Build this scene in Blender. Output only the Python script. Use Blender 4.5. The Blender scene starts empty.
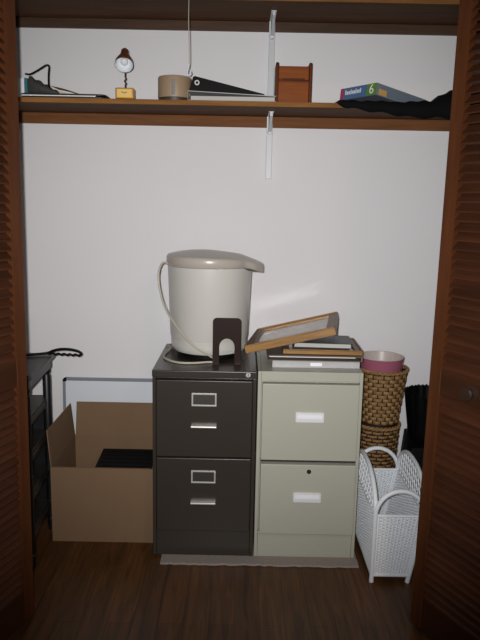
import bpy, bmesh, math, random
from mathutils import Matrix, Vector
random.seed(7)
PI = math.pi
SC = bpy.context.scene
COL = SC.collection

# ------------------------------------------------------------------ materials
def lin(c):
    c = c / 255.0
    return c / 12.92 if c <= 0.04045 else ((c + 0.055) / 1.055) ** 2.4
def rgb(r, g, b): return (lin(r), lin(g), lin(b), 1.0)

def base_mat(name, rough=0.5, metal=0.0, spec=0.5):
    m = bpy.data.materials.new(name); m.use_nodes = True
    nt = m.node_tree; b = nt.nodes['Principled BSDF']
    b.inputs['Roughness'].default_value = rough
    b.inputs['Metallic'].default_value = metal
    b.inputs['Specular IOR Level'].default_value = spec
    return m, nt, b

def plain(name, c, rough=0.5, metal=0.0, spec=0.5, var=0.08, scale=25.0, bump=0.0, bscale=None, stretch=(1, 1, 1)):
    """plain colour with slight noise variation and optional fine bump"""
    m, nt, b = base_mat(name, rough, metal, spec)
    N, L = nt.nodes, nt.links
    tc = N.new('ShaderNodeTexCoord'); mp = N.new('ShaderNodeMapping'); mp.inputs['Scale'].default_value = stretch
    L.new(tc.outputs['Object'], mp.inputs['Vector'])
    nz = N.new('ShaderNodeTexNoise'); nz.inputs['Scale'].default_value = scale; nz.inputs['Detail'].default_value = 4
    L.new(mp.outputs['Vector'], nz.inputs['Vector'])
    mx = N.new('ShaderNodeMix'); mx.data_type = 'RGBA'
    mx.inputs[6].default_value = tuple(x * (1 - var) for x in c[:3]) + (1,)
    mx.inputs[7].default_value = tuple(min(1, x * (1 + var)) for x in c[:3]) + (1,)
    L.new(nz.outputs['Fac'], mx.inputs[0]); L.new(mx.outputs[2], b.inputs['Base Color'])
    if bump:
        n2 = N.new('ShaderNodeTexNoise'); n2.inputs['Scale'].default_value = bscale or scale * 4; n2.inputs['Detail'].default_value = 3
        L.new(mp.outputs['Vector'], n2.inputs['Vector'])
        bp = N.new('ShaderNodeBump'); bp.inputs['Strength'].default_value = bump; bp.inputs['Distance'].default_value = 0.004
        L.new(n2.outputs['Fac'], bp.inputs['Height']); L.new(bp.outputs['Normal'], b.inputs['Normal'])
    return m

def wood(name, dark, light, axis='x', rough=0.45, scale=9.0, spec=0.4, coords='Object', bump=0.1):
    m, nt, b = base_mat(name, rough, 0, spec)
    N, L = nt.nodes, nt.links
    tc = N.new('ShaderNodeTexCoord'); mp = N.new('ShaderNodeMapping')
    s = {'x': (0.12, 1.6, 1.6), 'y': (1.6, 0.12, 1.6), 'z': (1.6, 1.6, 0.12)}[axis]
    mp.inputs['Scale'].default_value = s
    L.new(tc.outputs[coords], mp.inputs['Vector'])
    nz = N.new('ShaderNodeTexNoise'); nz.inputs['Scale'].default_value = scale; nz.inputs['Detail'].default_value = 6
    nz.inputs['Distortion'].default_value = 0.6; nz.inputs['Roughness'].default_value = 0.65
    L.new(mp.outputs['Vector'], nz.inputs['Vector'])
    n2 = N.new('ShaderNodeTexNoise'); n2.inputs['Scale'].default_value = scale * 7; n2.inputs['Detail'].default_value = 3
    L.new(mp.outputs['Vector'], n2.inputs['Vector'])
    ad = N.new('ShaderNodeMath'); ad.operation = 'MULTIPLY_ADD'; ad.inputs[1].default_value = 0.35
    L.new(n2.outputs['Fac'], ad.inputs[0]); L.new(nz.outputs['Fac'], ad.inputs[2])
    cr = N.new('ShaderNodeValToRGB'); cr.color_ramp.elements[0].position = 0.42; cr.color_ramp.elements[1].position = 0.9
    cr.color_ramp.elements[0].color = dark; cr.color_ramp.elements[1].color = light
    L.new(ad.outputs[0], cr.inputs['Fac']); L.new(cr.outputs['Color'], b.inputs['Base Color'])
    if bump:
        bp = N.new('ShaderNodeBump'); bp.inputs['Strength'].default_value = bump; bp.inputs['Distance'].default_value = 0.002
        L.new(ad.outputs[0], bp.inputs['Height']); L.new(bp.outputs['Normal'], b.inputs['Normal'])
    return m

def floor_mat():
    m, nt, b = base_mat('dark_plank_floor', 0.42, 0, 0.3)
    N, L = nt.nodes, nt.links
    tc = N.new('ShaderNodeTexCoord'); mp = N.new('ShaderNodeMapping'); mp.inputs['Rotation'].default_value = (0, 0, PI / 2)
    L.new(tc.outputs['Object'], mp.inputs['Vector'])
    br = N.new('ShaderNodeTexBrick'); br.inputs['Scale'].default_value = 1.0
    br.inputs['Brick Width'].default_value = 0.95; br.inputs['Row Height'].default_value = 0.083
    br.inputs['Mortar Size'].default_value = 0.0012; br.inputs['Mortar Smooth'].default_value = 0.1
    br.offset = 0.37
    br.inputs['Color1'].default_value = (0.78, 0.78, 0.78, 1); br.inputs['Color2'].default_value = (1, 1, 1, 1)
    br.inputs['Mortar'].default_value = (0.4, 0.4, 0.4, 1)
    L.new(mp.outputs['Vector'], br.inputs['Vector'])
    mp2 = N.new('ShaderNodeMapping'); mp2.inputs['Scale'].default_value = (14, 1.2, 1)
    L.new(tc.outputs['Object'], mp2.inputs['Vector'])
    nz = N.new('ShaderNodeTexNoise'); nz.inputs['Scale'].default_value = 3; nz.inputs['Detail'].default_value = 6; nz.inputs['Distortion'].default_value = 1.0
    L.new(mp2.outputs['Vector'], nz.inputs['Vector'])
    cr = N.new('ShaderNodeValToRGB'); cr.color_ramp.elements[0].position = 0.3; cr.color_ramp.elements[1].position = 0.75
    cr.color_ramp.elements[0].color = FLOOR_D; cr.color_ramp.elements[1].color = FLOOR_L
    L.new(nz.outputs['Fac'], cr.inputs['Fac'])
    mx = N.new('ShaderNodeMix'); mx.data_type = 'RGBA'; mx.blend_type = 'MULTIPLY'; mx.inputs[0].default_value = 1
    L.new(cr.outputs['Color'], mx.inputs[6]); L.new(br.outputs['Color'], mx.inputs[7]); L.new(mx.outputs[2], b.inputs['Base Color'])
    bp = N.new('ShaderNodeBump'); bp.inputs['Strength'].default_value = 0.25; bp.inputs['Distance'].default_value = 0.002
    L.new(br.outputs['Color'], bp.inputs['Height']); L.new(bp.outputs['Normal'], b.inputs['Normal'])
    return m

FLOOR_D, FLOOR_L = rgb(66, 42, 21), rgb(108, 70, 36)
M = {}
M['wall'] = plain('wall_paint', rgb(228, 226, 227), 0.75, spec=0.2, var=0.015, scale=3, bump=0.04, bscale=180)
M['ceiling'] = plain('ceiling_paint', rgb(225, 223, 220), 0.8, spec=0.2, var=0.02, scale=3)
M['floor'] = floor_mat()
M['door'] = wood('door_wood_upright', rgb(60, 31, 14), rgb(96, 53, 26), 'z', 0.5, spec=0.25)
M['door_x'] = wood('door_wood_across', rgb(46, 24, 12), rgb(72, 40, 21), 'x', 0.5, spec=0.25)
M['slat'] = wood('louver_wood', rgb(50, 27, 15), rgb(80, 45, 27), 'x', 0.5, spec=0.25)
M['shelf'] = wood('lit_shelf_wood', rgb(104, 70, 38), rgb(160, 112, 62), 'x', 0.65, spec=0.08)  # lighter copy of the shelf wood, light painted into the front edge
M['board'] = wood('shaded_shelf_wood', rgb(66, 45, 32), rgb(104, 74, 52), 'x', 0.65, spec=0.08)  # darker copy of the shelf wood, underside shade painted into its colour
M['shelf_dark'] = wood('stained_shelf_wood', rgb(60, 44, 34), rgb(92, 68, 50), 'x', 0.55, spec=0.2)
M['cleat'] = wood('cleat_wood', rgb(90, 56, 32), rgb(128, 84, 50), 'x', 0.6, spec=0.1)
M['grey_metal'] = plain('dark_grey_enamel', rgb(54, 49, 43), 0.27, 0.0, 0.5, 0.05, 8, 0.03, 300)
M['grey_dark'] = plain('black_lock_and_gap_shade', rgb(18, 17, 16), 0.6)  # black of the locks, also the painted shade in drawer gap and album
M['cream_metal'] = plain('cream_enamel', rgb(170, 170, 156), 0.38, 0.0, 0.45, 0.02, 6, 0.03, 300)
M['chrome'] = plain('chrome', rgb(196, 194, 188), 0.35, 0.4, var=0.02)
M['alu'] = plain('brushed_aluminium', rgb(225, 226, 228), 0.42, 0.15, var=0.03)
M['dark_card'] = plain('dark_label_card', rgb(50, 46, 42), 0.5)
M['white_card'] = plain('white_paper', rgb(235, 236, 238), 0.6, var=0.02)
M['cardboard'] = plain('corrugated_cardboard', rgb(122, 98, 75), 0.8, spec=0.15, var=0.06, scale=9, bump=0.05, bscale=40, stretch=(3, 3, 1))
M['cardboard_edge'] = plain('cardboard_edge', rgb(80, 62, 46), 0.85, spec=0.1)
M['pail'] = plain('ivory_plastic', rgb(198, 195, 188), 0.32, spec=0.45, var=0.03, scale=10)
M['pail_lid'] = plain('ivory_lid_plastic', rgb(176, 168, 158), 0.28, spec=0.5, var=0.03, scale=10)
M['black_plastic'] = plain('black_plastic', rgb(9, 9, 10), 0.55, spec=0.12, var=0.1)
M['black_cloth'] = plain('black_cloth', rgb(10, 10, 11), 0.85, spec=0.15, var=0.3, scale=30, bump=0.4, bscale=60)
M['black_wood'] = plain('black_painted_wood', rgb(18, 17, 18), 0.42, spec=0.45, var=0.2, scale=14)
M['stand_top'] = wood('worn_black_wood', rgb(28, 26, 25), rgb(52, 48, 44), 'x', 0.4, spec=0.45)
M['bookend'] = plain('brown_black_enamel', rgb(40, 25, 20), 0.5, spec=0.12, var=0.08)
M['cord'] = plain('off_white_cord', rgb(170, 163, 148), 0.5)
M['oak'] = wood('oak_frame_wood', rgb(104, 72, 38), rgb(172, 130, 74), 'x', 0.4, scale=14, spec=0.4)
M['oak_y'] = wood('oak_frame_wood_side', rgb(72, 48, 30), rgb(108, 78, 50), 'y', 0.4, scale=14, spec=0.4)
M['glass'] = plain('framed_print_glass', rgb(140, 135, 126), 0.14, spec=1.0, var=0.05, scale=9)
M['navy'] = plain('navy_cover', rgb(30, 35, 44), 0.4, var=0.1)
M['pages'] = plain('paper_edges', rgb(186, 184, 178), 0.8, var=0.06, scale=40, stretch=(1, 1, 40))
M['tan_cover'] = plain('tan_cover', rgb(112, 98, 84), 0.5)
M['grey_vinyl'] = plain('pale_grey_vinyl', rgb(176, 176, 176), 0.35)
M['wicker'] = plain('tan_wicker', rgb(142, 108, 64), 0.55, var=0.25, scale=30)
M['wicker_dark'] = plain('dark_wicker', rgb(46, 27, 15), 0.6, var=0.2, scale=30)
M['pink'] = plain('rose_glaze', rgb(160, 92, 112), 0.3, var=0.05)
M['pot_white'] = plain('white_glaze', rgb(190, 178, 172), 0.35, var=0.03)
M['white_wicker'] = plain('white_painted_wicker', rgb(230, 234, 238), 0.5, var=0.05, scale=60)
M['mat'] = plain('grey_beige_carpet', rgb(152, 143, 136), 0.95, spec=0.05, var=0.25, scale=120, bump=0.6, bscale=300)
M['wb_frame'] = plain('grey_aluminium_trim', rgb(128, 132, 140), 0.45, 0.0)
M['wb_face'] = plain('white_board_face', rgb(222, 226, 232), 0.15, spec=0.5, var=0.01)
M['bracket'] = plain('white_bracket_enamel', rgb(204, 206, 208), 0.4, var=0.02)
M['gold'] = plain('brass_gold', rgb(226, 164, 62), 0.3, 0.75, var=0.15, scale=60)
M['clock_face'] = plain('yellow_clock_face', rgb(236, 196, 112), 0.4, var=0.05)
M['bronze'] = plain('bronze_shade', rgb(122, 74, 48), 0.35, 0.3)
M['shade_in'] = plain('white_shade_lining', rgb(226, 232, 236), 0.5, var=0.02)
M['brown_metal'] = plain('dark_brown_metal', rgb(52, 36, 28), 0.4)
M['beige'] = plain('beige_plastic', rgb(158, 135, 108), 0.5, var=0.04)
M['beige_dark'] = plain('brown_base_plastic', rgb(62, 50, 40), 0.5)
M['slot'] = plain('grey_slot', rgb(122, 116, 112), 0.5)
M['cherry'] = wood('red_cherry_wood', rgb(104, 48, 10), rgb(146, 78, 24), 'x', 0.5, scale=12, spec=0.15)
M['cherry_dark'] = wood('dark_cherry_wood', rgb(70, 29, 10), rgb(104, 48, 18), 'z', 0.5, scale=12, spec=0.15)
M['blue'] = plain('blue_print', rgb(80, 112, 152), 0.4, var=0.06)
M['pinkprint'] = plain('red_pink_print', rgb(170, 64, 90), 0.4)
M['green'] = plain('green_print', rgb(96, 138, 54), 0.4)
M['slate'] = plain('slate_print', rgb(120, 130, 142), 0.4)
M['yellow'] = plain('yellow_print', rgb(214, 168, 96), 0.4)
M['teal'] = plain('teal_cover', rgb(52, 112, 124), 0.4)
M['pouch'] = plain('dark_grey_mesh', rgb(66, 64, 62), 0.8, var=0.4, scale=90)
M['envelope'] = plain('manila_paper', rgb(206, 190, 160), 0.6, var=0.04)
M['portfolio'] = plain('dark_green_vinyl', rgb(46, 44, 38), 0.4)

# ------------------------------------------------------------------ mesh builder
class MB:
    def __init__(s): s.bm = bmesh.new()
    def _v(s, p, X=None):
        p = Vector(p)
        return s.bm.verts.new(X @ p if X is not None else p)
    def box(s, a, b, X=None):
        x0, y0, z0 = a; x1, y1, z1 = b
        v = [s._v(p, X) for p in ((x0, y0, z0), (x1, y0, z0), (x1, y1, z0), (x0, y1, z0), (x0, y0, z1), (x1, y0, z1), (x1, y1, z1), (x0, y1, z1))]
        for f in ((3, 2, 1, 0), (4, 5, 6, 7), (0, 1, 5, 4), (1, 2, 6, 5), (2, 3, 7, 6), (3, 0, 4, 7)):
            s.bm.faces.new([v[i] for i in f])
        return s
    def hexa(s, pts, X=None):
        v = [s._v(p, X) for p in pts]
        for f in ((3, 2, 1, 0), (4, 5, 6, 7), (0, 1, 5, 4), (1, 2, 6, 5), (2, 3, 7, 6), (3, 0, 4, 7)):
            s.bm.faces.new([v[i] for i in f])
        return s
    def loft(s, rings, close_ring=True, caps=True, closed=False, X=None):
        R = [[s._v(p, X) for p in r] for r in rings]
        n = len(R[0]); k = len(R)
        for i in range(k if closed else k - 1):
            a, b = R[i], R[(i + 1) % k]
            for j in range(n if close_ring else n - 1):
                j2 = (j + 1) % n
                s.bm.faces.new((a[j], a[j2], b[j2], b[j]))
        if caps and close_ring and not closed:
            s.bm.faces.new(R[0][::-1]); s.bm.faces.new(R[-1])
        return s
    def lathe(s, prof, n=40, X=None, caps=False):
        rings = [[(r * math.cos(2 * PI * j / n), r * math.sin(2 * PI * j / n), z) for j in range(n)] for r, z in prof]
        return s.loft(rings, True, caps, False, X)
    def cyl(s, r, z0, z1, n=32, X=None): return s.lathe([(r, z0), (r, z1)], n, X, True)
    def tube(s, pts, r, n=8, closed=False, X=None):
        P = [Vector(p) for p in pts]; k = len(P); rings = []
        up = None
        for i in range(k):
            a = P[(i - 1) % k] if (closed or i > 0) else P[i]
            b = P[(i + 1) % k] if (closed or i < k - 1) else P[i]
            t = (b - a).normalized()
            if up is None:
                up = Vector((0, 0, 1)) if abs(t.z) < 0.9 else Vector((1, 0, 0))
            sx = t.cross(up)
            if sx.length < 1e-5: sx = t.cross(Vector((0.3, 1, 0.2)))
            sx.normalize(); up = sx.cross(t).normalized()
            rr = r[i] if isinstance(r, (list, tuple)) else r
            rings.append([P[i] + sx * (rr * math.cos(2 * PI * j / n)) + up * (rr * math.sin(2 * PI * j / n)) for j in range(n)])
        return s.loft(rings, True, not closed, closed, X)
    def prism(s, poly, lo, hi, plane='xz', X=None):
        f = {'xz': lambda p, h: (p[0], h, p[1]), 'yz': lambda p, h: (h, p[0], p[1]), 'xy': lambda p, h: (p[0], p[1], h)}[plane]
        return s.loft([[f(p, lo) for p in poly], [f(p, hi) for p in poly]], True, True, False, X)
    def build(s, name, mat, parent=None, bevel=0.0, seg=2, angle=35, smooth=True):
        bmesh.ops.recalc_face_normals(s.bm, faces=s.bm.faces[:])
        me = bpy.data.meshes.new(name); s.bm.to_mesh(me); s.bm.free()
        me.materials.append(mat)
        if smooth:
            for p in me.polygons: p.use_smooth = True
            me.set_sharp_from_angle(angle=math.radians(angle))
        o = bpy.data.objects.new(name, me); COL.objects.link(o)
        if parent is not None: o.parent = parent
        if bevel:
            md = o.modifiers.new('edge', 'BEVEL'); md.width = bevel; md.segments = seg; md.limit_method = 'ANGLE'; md.angle_limit = math.radians(40); md.harden_normals = smooth
        return o

def tag(o, label, cat, group=None, kind=None):
    o['label'] = label; o['category'] = cat
    if group: o['group'] = group
    if kind: o['kind'] = kind
    return o
def thing(name, label, cat, loc=(0, 0, 0), rot=(0, 0, 0), group=None, kind=None):
    o = bpy.data.objects.new(name, None); COL.objects.link(o)
    o.empty_display_size = 0.05; o.location = loc; o.rotation_euler = rot
    return tag(o, label, cat, group, kind)
def structure(name, mb, mat, label, cat, bevel=0.0):
    return tag(mb.build(name, mat, None, bevel), label, cat, None, 'structure')
def rounded(w, h, r, n=6, x0=None, z0=0, corners='tbtb'):
    """outline of a rounded rectangle, x from x0 to x0+w, z from z0 to z0+h"""
    x0 = -w / 2 if x0 is None else x0
    out = []
    for cx, cz, a0 in ((x0 + w - r, z0 + r, -PI / 2), (x0 + w - r, z0 + h - r, 0), (x0 + r, z0 + h - r, PI / 2), (x0 + r, z0 + r, PI)):
        for k in range(n + 1):
            a = a0 + PI / 2 * k / n
            out.append((cx + r * math.cos(a), cz + r * math.sin(a)))
    return out
def text_mesh(name, body, size, mat, parent, loc, rot, depth=0.0004):
    cu = bpy.data.curves.new(name, 'FONT'); cu.body = body; cu.size = size; cu.extrude = depth; cu.align_x = 'CENTER'; cu.align_y = 'CENTER'
    t = bpy.data.objects.new(name + '_tmp', cu); COL.objects.link(t)
    bpy.context.view_layer.update()
    me = bpy.data.meshes.new_from_object(t.evaluated_get(bpy.context.evaluated_depsgraph_get()))
    bpy.data.objects.remove(t); me.materials.clear(); me.materials.append(mat)
    o = bpy.data.objects.new(name, me); COL.objects.link(o); o.parent = parent; o.location = loc; o.rotation_euler = rot
    return o

# ------------------------------------------------------------------ the setting
WY = 2.90            # face of the closet's back wall
XL, XR = -1.32, 1.30 # closet side walls
CZ = 2.46
structure('floor', MB().box((-2.6, -1.2, -0.05), (2.6, WY + 0.1, 0.0)), M['floor'], 'dark brown wooden plank floor', 'floor')
structure('wall_back', MB().box((XL - 0.1, WY, 0), (XR + 0.1, WY + 0.1, CZ)), M['wall'], 'plain white back wall of the closet', 'wall')
structure('wall_left', MB().box((XL - 0.1, 2.0, 0), (XL, WY, CZ)), M['wall'], 'white closet side wall behind the black stand', 'wall')
structure('wall_right', MB().box((XR, 2.0, 0), (XR + 0.1, WY, CZ)), M['wall'], 'white closet side wall behind the black bin', 'wall')
fw = MB()
fw.box((-2.6, 1.93, 0), (-0.99, 2.0, CZ)); fw.box((1.035, 1.93, 0), (2.6, 2.0, CZ)); fw.box((-0.99, 1.93, 2.07), (1.035, 2.0, CZ))
structure('wall_front', fw, M['wall'], 'white wall around the closet opening', 'wall')
structure('ceiling', MB().box((-2.6, 1.93, CZ), (2.6, WY + 0.1, CZ + 0.05)), M['ceiling'], 'white closet ceiling', 'ceiling')
tr = MB()
tr.box((-0.99, 1.92, 0), (-0.955, 2.01, 2.07)); tr.box((1.0, 1.92, 0), (1.035, 2.01, 2.07)); tr.box((-0.955, 1.92, 2.035), (1.0, 2.01, 2.07))
structure('trim_1', tr, M['door'], 'brown wooden jamb around the closet opening', 'door frame')
bb = MB().box((XL, WY - 0.014, 0), (XR, WY, 0.085))
structure('baseboard_back', bb, M['ceiling'], 'white baseboard along the closet back wall', 'baseboard', 0.003)

# louvered folding door leaves --------------------------------------------------
def door_leaf(name, label, far, near, flip=1, knob=False):
    """far / near: XY of the leaf's two upright edges; local x runs far -> near, the leaf's seen face is local y = 0"""
    dx, dy = near[0] - far[0], near[1] - far[1]; W = math.hypot(dx, dy)
    e = thing(name, label, 'door', (far[0], far[1], 0), (Matrix.Rotation(0.0075, 3, 'Y') @ Matrix.Rotation(math.atan2(dy, dx), 3, 'Z')).to_euler(), None, 'structure')   # the leaves hang slightly out of plumb
    T = 0.028; ya, yb = (-T, 0.0) if flip > 0 else (0.0, T)
    st = 0.046; z0, z1 = 0.012, 2.03
    bot, mid0, mid1, top = 0.125, 0.795, 0.880, 1.955
    for a, b in ((0, st), (W - st, W)):
        MB().box((a, ya, z0), (b, yb, z1)).build('stile', M['door'], e, 0.002)
    for a, b in ((z0, bot), (mid0, mid1), (top, z1)):
        MB().box((st, ya + 0.0015, a), (W - st, yb - 0.0015, b)).build('rail', M['door_x'], e, 0.0015)
    for a, b in ((bot, mid0), (mid1, top)):
        mb = MB(); n = int(round((b - a) / 0.027)); p = (b - a) / n
        for k in range(n):
            zc = a + (k + 0.5) * p
            # slat: thin board, its face-side edge lower than its back edge
            yf, yk = (yb - 0.002, ya + 0.002) if flip > 0 else (ya + 0.002, yb - 0.002)
            d = 0.0122; th = 0.0025
            pts = [(st, yf, zc - d - th), (W - st, yf, zc - d - th), (W - st, yk, zc + d - th), (st, yk, zc + d - th),
                   (st, yf, zc - d + th), (W - st, yf, zc - d + th), (W - st, yk, zc + d + th), (st, yk, zc + d + th)]
            mb.hexa(pts)
        mb.build('louver_panel', M['slat'], e, 0.001)
    for x in (st, W - st):       # slim bead beside each louver panel
        s = 1 if x == st else -1
        for za, zb_ in ((bot, mid0), (mid1, top)): MB().box((min(x, x + s * 0.004), -0.0022, za), (max(x, x + s * 0.004), 0.0006, zb_)).build('bead', M['door'], e)
    if knob:
        y = 0.0; sg = 1 if flip > 0 else -1
        kx = 0.175
        X = Matrix.Translation((kx, y, 0.836)) @ Matrix.Rotation(PI / 2 if sg < 0 else -PI / 2, 4, 'X')
        MB().lathe([(0.0001, 0.0), (0.022, 0.0), (0.022, 0.003), (0.010, 0.006), (0.009, 0.014), (0.018, 0.020), (0.021, 0.027), (0.018, 0.033), (0.0001, 0.035)], 28, X).build('knob', M['brown_metal'], e)
    return e
a27 = math.radians(27); a18 = math.radians(18); LW = 0.45
RF = (0.576, 1.92); RN = (RF[0] + LW * math.sin(a27), RF[1] - LW * math.cos(a27)); RP = (RN[0] + LW * math.sin(a27) , 1.905)
LF = (-0.655, 1.92); LN = (LF[0] - LW * math.sin(a18), LF[1] - LW * math.cos(a18)); LP = (LN[0] - LW * math.sin(a18) , 1.905)
door_leaf('door_1', 'brown louvered folding door leaf beside the white wicker rack, with a knob', RF, RN, -1, True)
door_leaf('door_2', 'rear leaf of the folding door by the white wicker rack, hinged to the jamb', (RP[0], RP[1]), (RN[0] + 0.034, RN[1]), 1)
door_leaf('door_3', 'brown louvered folding door leaf beside the black stand', LF, LN, 1)
door_leaf('door_4', 'rear leaf of the folding door by the black stand, hinged to the jamb', (LP[0], LP[1]), (LN[0] - 0.034, LN[1]), -1)

# shelves -----------------------------------------------------------------------
SF, SZ = 2.60, 1.741
for z0, z1, lab in ((SZ - 0.019, SZ, 'brown wooden shelf carrying the clock lamp, binders and boxes'), (2.104, 2.124, 'upper brown wooden shelf, bare, near the ceiling')):
    e = thing('closet_shelf', lab, 'shelf', (0, SF, z0))
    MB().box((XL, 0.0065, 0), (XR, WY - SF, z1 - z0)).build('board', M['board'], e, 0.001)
    MB().box((XL, 0, 0), (XR, 0.006, z1 - z0)).build('lit_edge_strip', M['shelf'], e, 0.002)  # added strip, its lighter colour paints the lit front edge
structure('trim_2', MB().box((XL, WY - 0.019, 1.677), (XR, WY, SZ - 0.0195)), M['cleat'], 'brown wooden cleat on the wall under the lower shelf', 'trim', 0.0015)
structure('trim_3', MB().box((XL, WY - 0.019, 2.066), (XR, WY, 2.1035)), M['shelf_dark'], 'brown wooden cleat on the wall under the upper shelf', 'trim', 0.0015)

# white wall standard with two brackets
e = thing('shelf_standard', 'white slotted metal wall standard with two brackets holding up both shelves', 'shelf bracket', (0.111, WY, 1.46))
for za, zb_ in ((0.0, SZ - 0.0195 - 1.46), (SZ + 0.0005 - 1.46, 2.1035 - 1.46)): MB().box((-0.0125, -0.034, za), (0.0125, -0.0195, zb_)).build('upright_rail', M['bracket'], e, 0.002)
for zt in (SZ - 0.0195 - 1.46, 2.1035 - 1.46):
    f = -0.185
    mb = MB().prism([(-0.034, zt), (-0.034, zt - 0.075), (-0.06, zt - 0.072), (f, zt - 0.018), (f, zt)], -0.006, 0.006, 'yz')
    mb.box((-0.011, f, zt - 0.003), (0.011, -0.04, zt))
    b = mb.build('bracket', M['bracket'], e, 0.0015)
    X = Matrix.Translation((0, -0.058, zt - 0.066)) @ Matrix.Rotation(PI / 2, 4, 'X')
    MB().lathe([(0.011, -0.006), (0.011, 0.004), (0.006, 0.010), (0.0001, 0.011)], 20, X).build('screw_cap', M['white_card'], b)

# pull cord
e = thing('pull_cord', 'thin white pull string with a small hook hanging in front of the shelves', 'cord', (-0.1975, 2.40, CZ))
pts = [(0.0015 * math.sin(k * 0.7), 0, -k * 0.03) for k in range(22)]
MB().tube(pts, 0.0016, 6).build('string', M['cord'], e)
hk = [(0.0, 0, -0.628), (-0.002, 0, -0.640), (-0.006, 0, -0.652), (-0.004, 0, -0.664), (0.003, 0, -0.666), (0.007, 0, -0.658), (0.004, 0, -0.650)]
MB().tube(hk, 0.0022, 8).build('hook', M['alu'], e)

# ------------------------------------------------------------------ mat on the floor
def wavy_rect(x0, x1, y0, y1, amp, n=40):
    out = []
    for k in range(n): out.append((x0 + (x1 - x0) * k / n, y0 + random.uniform(-amp, amp)))
    for k in range(n): out.append((x1 + random.uniform(-amp, amp) * 0.5, y0 + (y1 - y0) * k / n))
    for k in range(n): out.append((x1 - (x1 - x0) * k / n, y1))
    for k in range(n): out.append((x0, y1 - (y1 - y0) * k / n))
    return out
MATZ = 0.008
tag(MB().prism(wavy_rect(-0.285, 0.468, 2.254, 2.80, 0.004), 0.0, MATZ, 'xy').build('carpet_mat', M['mat']), 'ragged grey-beige carpet remnant under the two filing cabinets', 'mat')

# ------------------------------------------------------------------ filing cabinets
def drawer(parent, x0, x1, z0, z1, y, mat, pull=0.0):
    return MB().box((x0, y - 0.014 - pull, z0), (x1, y + 0.02, z1)).build('drawer', mat, parent, 0.003, 3)
# dark grey one: origin at centre of front bottom edge
gx, gy = -0.1265, 2.309
W2 = 0.1925
g = thing('filing_cabinet', 'dark grey metal two-drawer filing cabinet with chrome pulls, under the lidded pail', 'filing cabinet', (gx, gy, MATZ), group='two-drawer filing cabinets')
gh = 0.745 - MATZ
mb = MB()
mb.box((-W2, 0, 0), (-W2 + 0.013, 0.455, gh - 0.028)); mb.box((W2 - 0.013, 0, 0), (W2, 0.455, gh - 0.028))
mb.box((-W2 + 0.013, 0.02, 0), (W2 - 0.013, 0.455, gh - 0.028))
mb.build('body', M['grey_metal'], g, 0.002)
MB().box((-W2 - 0.001, -0.006, gh - 0.0275), (W2 + 0.001, 0.457, gh)).build('top', M['grey_metal'], g, 0.004, 3)
MB().box((-W2 + 0.0135, 0.001, 0.0), (W2 - 0.0135, 0.0195, 0.105)).build('base_panel', M['grey_metal'], g, 0.002)
for z0, z1 in ((0.407, 0.702), (0.109, 0.401)):
    d = drawer(g, -W2 + 0.016, W2 - 0.016, z0, z1, 0, M['grey_metal'])
    cz = z1 - 0.072; yb = -0.014
    h = MB()
    for a, b in (((-0.046, yb - 0.004, cz - 0.025), (0.046, yb, cz - 0.019)), ((-0.046, yb - 0.004, cz + 0.019), (0.046, yb, cz + 0.025)),
                 ((-0.046, yb - 0.004, cz - 0.019), (-0.040, yb, cz + 0.019)), ((0.040, yb - 0.004, cz - 0.019), (0.046, yb, cz + 0.019))):
        h.box(a, b)
    h.build('label_holder', M['chrome'], d, 0.001)
    MB().box((-0.040, yb - 0.0015, cz - 0.019), (0.040, yb - 0.0001, cz + 0.019)).build('label_card', M['dark_card'], d)
    pz = z1 - 0.170
    sec = [(0.0, 0.002), (-0.016, 0.003), (-0.020, 0.001), (-0.021, -0.003), (-0.019, -0.006), (-0.017, -0.006), (-0.016, -0.001), (0.0, -0.001)]
    MB().prism([(yb + a, pz + b) for a, b in sec], -0.047, 0.047, 'yz').build('handle', M['chrome'], d, 0.0008)
X = Matrix.Translation((W2 - 0.032, -0.006, gh - 0.012)) @ Matrix.Rotation(PI / 2, 4, 'X')
lk = MB().lathe([(0.0001, 0.006), (0.008, 0.006), (0.0095, 0.004), (0.0095, -0.002)], 24, X).build('lock', M['chrome'], g)
MB().box((W2 - 0.0332, -0.0128, gh - 0.017), (W2 - 0.0308, -0.0115, gh - 0.007)).build('keyhole', M['grey_dark'], lk)

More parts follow.
